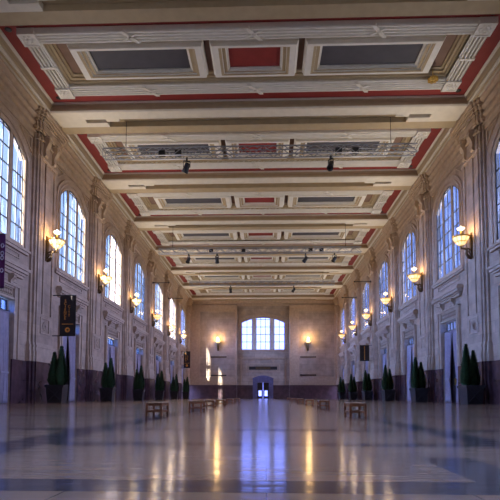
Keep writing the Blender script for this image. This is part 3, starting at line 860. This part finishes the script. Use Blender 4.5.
for sd, nm in ((-1, 'left'), (1, 'right')):
    for k in range(6):
        t = copy_tree(tr0) if used else tr0; used = True
        if sd < 0: t.location = (-15.35, 34.75 + S * k, 0); t.rotation_euler = (0, 0, .08)
        else: t.location = (14.15, 33.75 + S * k, 0); t.rotation_euler = (0, 0, PI + .1)
        lb = ['pair of columnar evergreens in a dark square planter, nearest the camera on the %s', 'dark square planter of twin evergreens, second from the front along the %s wall', 'dark square planter of twin evergreens, third from the front along the %s wall',
              'dark square planter of twin evergreens, fourth from the front along the %s wall', 'dark square planter of twin evergreens, next to last along the %s wall', 'dark square planter of twin evergreens on the %s closest to the far wall'][k] % nm
        tag(t, lb, 'potted plant', 'potted evergreens along the walls')

# ------------------------------------------------------------------ benches
def make_bench():
    r = empty('wooden_bench'); w, l, h = .19, .40, .335
    for sx in (-1, 1):
        for sy in (-1, 1):
            b = MB(); b.box(sx * w - .03, sx * w + .03, sy * l - .03, sy * l + .03, 0, h); b.build('leg', 'wood', r, .004)
    b = MB()
    for sy in (-1, 1): b.box(-w, w, sy * l - .018, sy * l + .018, .10, .145); b.box(-w, w, sy * l - .018, sy * l + .018, h - .07, h - .01)
    for sx in (-1, 1): b.box(sx * w - .018, sx * w + .018, -l, l, .10, .145); b.box(sx * w - .018, sx * w + .018, -l, l, h - .07, h - .01)
    b.build('rail', 'wood', r)
    b = MB()
    for i in range(5):
        x = -w + .02 + (2 * w - .04) * i / 4; b.box(x - .038, x + .038, -l - .02, l + .02, h, h + .022)
    b.build('seat', 'woodseat', r)
    return r
b0 = make_bench(); used = False
LB = [(-2.92, 12.85), (-2.35, 16.3), (-2.38, 20.4), (-2.4, 25.5), (-2.42, 32), (-2.42, 40)]
RB = [(2.35, 12.85), (2.5, 21.2), (2.55, 28.6), (2.55, 36), (2.55, 44), (2.55, 54)]
for side, lst in (('left', LB), ('right', RB)):
    for i, (x, y) in enumerate(lst):
        b = copy_tree(b0) if used else b0; used = True
        b.location = (x, y, 0)
        tag(b, ['low slatted wooden bench on the %s, nearest the camera', 'low wooden bench second from the front in the %s row', 'low wooden bench third from the front in the %s row', 'low wooden bench fourth from the front in the %s row',
                'low wooden bench next to last in the %s row', 'low wooden bench at the far end of the %s row'][i] % side, 'bench', 'wooden benches down the hall')

# ------------------------------------------------------------------ banners
def text_mesh(name, body, size, mt, parent, loc, ext=.004, line=.85):
    cu = bpy.data.curves.new(name, 'FONT'); cu.body = body; cu.size = size; cu.extrude = ext; cu.align_x = 'CENTER'; cu.space_line = line
    to = bpy.data.objects.new(name, cu); COL.objects.link(to)
    me = bpy.data.meshes.new_from_object(to); me.name = name
    bpy.data.objects.remove(to)
    me.materials.clear(); me.materials.append(M[mt])
    o = bpy.data.objects.new(name, me); COL.objects.link(o); o.parent = parent; o.location = loc; o.rotation_euler = (PI / 2, 0, 0)
    return o
def make_banner(w, h, mt, reach):
    """origin at the top middle of the cloth, facing -Y; the arm runs to the pier on -X or +X"""
    r = empty('hanging_banner')
    b = MB(); b.box(-w / 2, w / 2, -.012, .012, -h, 0); b.build('cloth', mt, r)
    b = MB(); x1 = reach
    b.tube([(-w / 2 if x1 > 0 else w / 2, 0, .02), (x1, 0, .02)], .035, 8); b.build('arm', 'iron', r); b = MB()
    b.tube([(-w / 2 if x1 > 0 else w / 2, 0, -h - .02), (x1, 0, -h - .02)], .03, 8); b.build('arm', 'iron', r)
    return r
PX = XC - HB + VP
def science():
    r = make_banner(1.26, 3.15, 'banner', -1.2)
    text_mesh('lettering', 'S\nC\nI\nE\nN\nC\nE', .29, 'orange', r, (-.21, -.02, -.5), line=.8)
    text_mesh('lettering', 'C\nI\nT\nY', .29, 'orange', r, (.1, -.02, -.96), line=.8)
    b = MB()
    for i in range(14): u = -.42 + .84 * i / 13; b.box(u - .022, u + .022, -.022, -.012, -2.28, -2.22)
    b.build('small_print', 'orange', r)
    b = MB(); b.rings([[(.2 * math.cos(k * PI / 12), yv, -2.7 + .2 * math.sin(k * PI / 12)) for k in range(24)] for yv in (-.012, -.022)], True, True); b.build('round_emblem', 'orange', r)
    b = MB(); b.prism([(-.02, -2.84), (.13, -2.66), (.02, -2.66), (.07, -2.58), (-.12, -2.72), (-.01, -2.73)], lambda p, q, t: (p, t, q), -.022, -.03); b.build('emblem_mark', 'banner', r)
    return r
s1 = science(); s1.location = (-15.5, 36.7, 8.35); tag(s1, 'tall dark banner with orange upright lettering beside the nearest left planter', 'banner')
s2 = copy_tree(s1); s2.location = (-15.3, 92.0, 9.1); tag(s2, 'tall dark banner hung near the far end of the left wall', 'banner')
r = make_banner(1.32, 2.2, 'banner', 1.4); r.location = (14.15, 69.4, 7.85); tag(r, 'squat dark banner with a thin orange line on the right wall', 'banner')
b = MB()
for i in range(15): z = -.18 - 1.84 * i / 14; b.box(-.045, .045, -.022, -.012, z - .05, z + .04)
b.build('lettering', 'orange', r)
r = make_banner(1.3, 2.95, 'purple', -2.3); r.location = (-14.95, 25.4, 9.35); tag(r, 'purple banner cut off at the left edge of the view', 'banner')
for z, w_ in ((-.62, .2), (-1.05, .12), (-1.3, .16), (-2.0, .22)):
    b = MB(); b.rings([[(.50 + .1 * math.cos(k * PI / 8 ) * q, yv, z + .13 * math.sin(k * PI / 8) * q) for k in range(16)] for q, yv in ((1, -.012), (1, -.022), (.55, -.022), (.55, -.012))], True, False); b.build('lettering', 'pale', r)
# empty banner poles high on the far piers
for k, sd, nm in ((3, -1, 'left'), (4, -1, 'left'), (3, 1, 'right'), (4, 1, 'right')):
    r = empty('banner_pole', (XC + sd * (HB - VP), D0 + (k + .5) * S, 17.2))
    b = MB(); b.tube([(-sd * .04, 0, 0), (-sd * 2.4, 0, 0)], .06, 8); b.build('pole', 'iron', r)
    b = MB(); b.lathe([(0, -.12), (.11, -.06), (.11, .06), (0, .12)], (-sd * 2.4, 0, 0), 8); b.build('finial', 'iron', r)
    b = MB(); b.box(0, -sd * .1, -.1, .1, -.15, .15); b.build('wall_plate', 'iron', r)
    tag(r, 'bare dark banner pole on the %s wall above the %s' % (nm, 'fourth sconce' if k == 3 else 'fifth sconce'), 'pole', 'bare banner poles on the piers')

# ------------------------------------------------------------------ daylight
sun = bpy.data.lights.new('sun', 'SUN'); sun.energy = 28; sun.angle = math.radians(.53); sun.color = (1, .95, .88)
so = bpy.data.objects.new('sun', sun); COL.objects.link(so); so.rotation_euler = Vector((.24, 1, -.40)).to_track_quat('-Z', 'Y').to_euler()
so.location = (-30, -30, 40)
wd = bpy.data.worlds.new('sky'); SC.world = wd; wd.use_nodes = True
nt = wd.node_tree; N = nt.nodes; L = nt.links; bg = N['Background']
tc = N.new('ShaderNodeTexCoord'); sp = N.new('ShaderNodeSeparateXYZ'); L.new(tc.outputs['Generated'], sp.inputs[0])
# a bright hazy bank of sky high on the sunlit (left) side, a clear deep blue to the right
mr = N.new('ShaderNodeMapRange'); mr.inputs['From Min'].default_value = -1; mr.inputs['From Max'].default_value = 1
L.new(sp.outputs['X'], mr.inputs['Value'])
cr = N.new('ShaderNodeValToRGB'); L.new(mr.outputs['Result'], cr.inputs[0]); e = cr.color_ramp.elements
stops = ((-.64, (.22, .39, 1.0), 3.4), (-.48, (.45, .66, 1.0), .05), (-.22, (.45, .66, 1.0), .05), (-.10, (.21, .27, 1.0), .40), (.08, (.21, .27, 1.0), .40), (.2, (.09, .25, 1.0), .042), (.5, (.09, .25, 1.0), .042), (.72, (.36, .47, 1.0), 2.3))
SKY = 10.0
while len(e) < len(stops): e.new(.5)
for q, (x, c, v) in zip(e, stops): q.position = (x + 1) / 2; q.color = (c[0] * v, c[1] * v, c[2] * v, 1)
mx = N.new('ShaderNodeMix'); mx.data_type = 'RGBA'; mx.blend_type = 'MULTIPLY'; mx.inputs['Factor'].default_value = 1
L.new(cr.outputs['Color'], mx.inputs['A']); mx.inputs['B'].default_value = (SKY, SKY, SKY, 1)
# sunlit pavement below the horizon
gz = N.new('ShaderNodeMapRange'); gz.inputs['From Min'].default_value = -.06; gz.inputs['From Max'].default_value = .0; L.new(sp.outputs['Z'], gz.inputs['Value'])
gm = N.new('ShaderNodeMix'); gm.data_type = 'RGBA'; L.new(gz.outputs['Result'], gm.inputs['Factor'])
gm.inputs['A'].default_value = (2.2, 2.25, 2.2, 1); L.new(mx.outputs['Result'], gm.inputs['B'])
L.new(gm.outputs['Result'], bg.inputs['Color']); bg.inputs['Strength'].default_value = 1.0
# light portals at the panes
def portal(loc, rot, sx, sy):
    l = bpy.data.lights.new('sky_portal', 'AREA'); l.shape = 'RECTANGLE'; l.size = sx; l.size_y = sy; l.cycles.is_portal = True
    o = bpy.data.objects.new('sky_portal', l); COL.objects.link(o); o.location = loc; o.rotation_euler = rot
for k in KB:
    for sd in (-1, 1):
        portal((XC + sd * (HB + .5), D0 + k * S, (ZSILL + ZSPR + RISE) / 2), Vector((-sd, 0, 0)).to_track_quat('-Z', 'Y').to_euler(), 5.3, 7.6)
portal((BC, YB + 1.25, bz(332)), Vector((0, -1, 0)).to_track_quat('-Z', 'Y').to_euler(), 9.6, 7.6)

# ------------------------------------------------------------------ camera
cd = bpy.data.cameras.new('camera'); co = bpy.data.objects.new('camera', cd); COL.objects.link(co); SC.camera = co
th, roll, yaw, sy = .06, -.0025, .0339, 367.36
cd.sensor_width = 36; cd.sensor_fit = 'HORIZONTAL'; cd.lens = 36 * 480 / 500; cd.shift_y = (sy - 250) / 500; cd.clip_end = 500; cd.clip_start = .05
fw = Vector((-math.sin(yaw) * math.cos(th), math.cos(yaw) * math.cos(th), math.sin(th)))
rt0 = Vector((math.cos(yaw), math.sin(yaw), 0)); up0 = rt0.cross(fw)
rt = rt0 * math.cos(roll) - up0 * math.sin(roll); up = rt0 * math.sin(roll) + up0 * math.cos(roll)
mtx = Matrix(((rt.x, up.x, -fw.x, 0), (rt.y, up.y, -fw.y, 0), (rt.z, up.z, -fw.z, EYE), (0, 0, 0, 1)))
co.matrix_world = mtx

SC.view_settings.view_transform = 'Standard'; SC.view_settings.look = 'None'
SC.view_settings.gamma = 1; SC.view_settings.use_curve_mapping = False
SC.view_settings.exposure = 0.24
SC.cycles.use_denoising = True
SC.cycles.max_bounces = 8; SC.cycles.diffuse_bounces = 5; SC.cycles.transparent_max_bounces = 12
SC.cycles.sample_clamp_indirect = 6; SC.cycles.caustics_reflective = False; SC.cycles.caustics_refractive = False
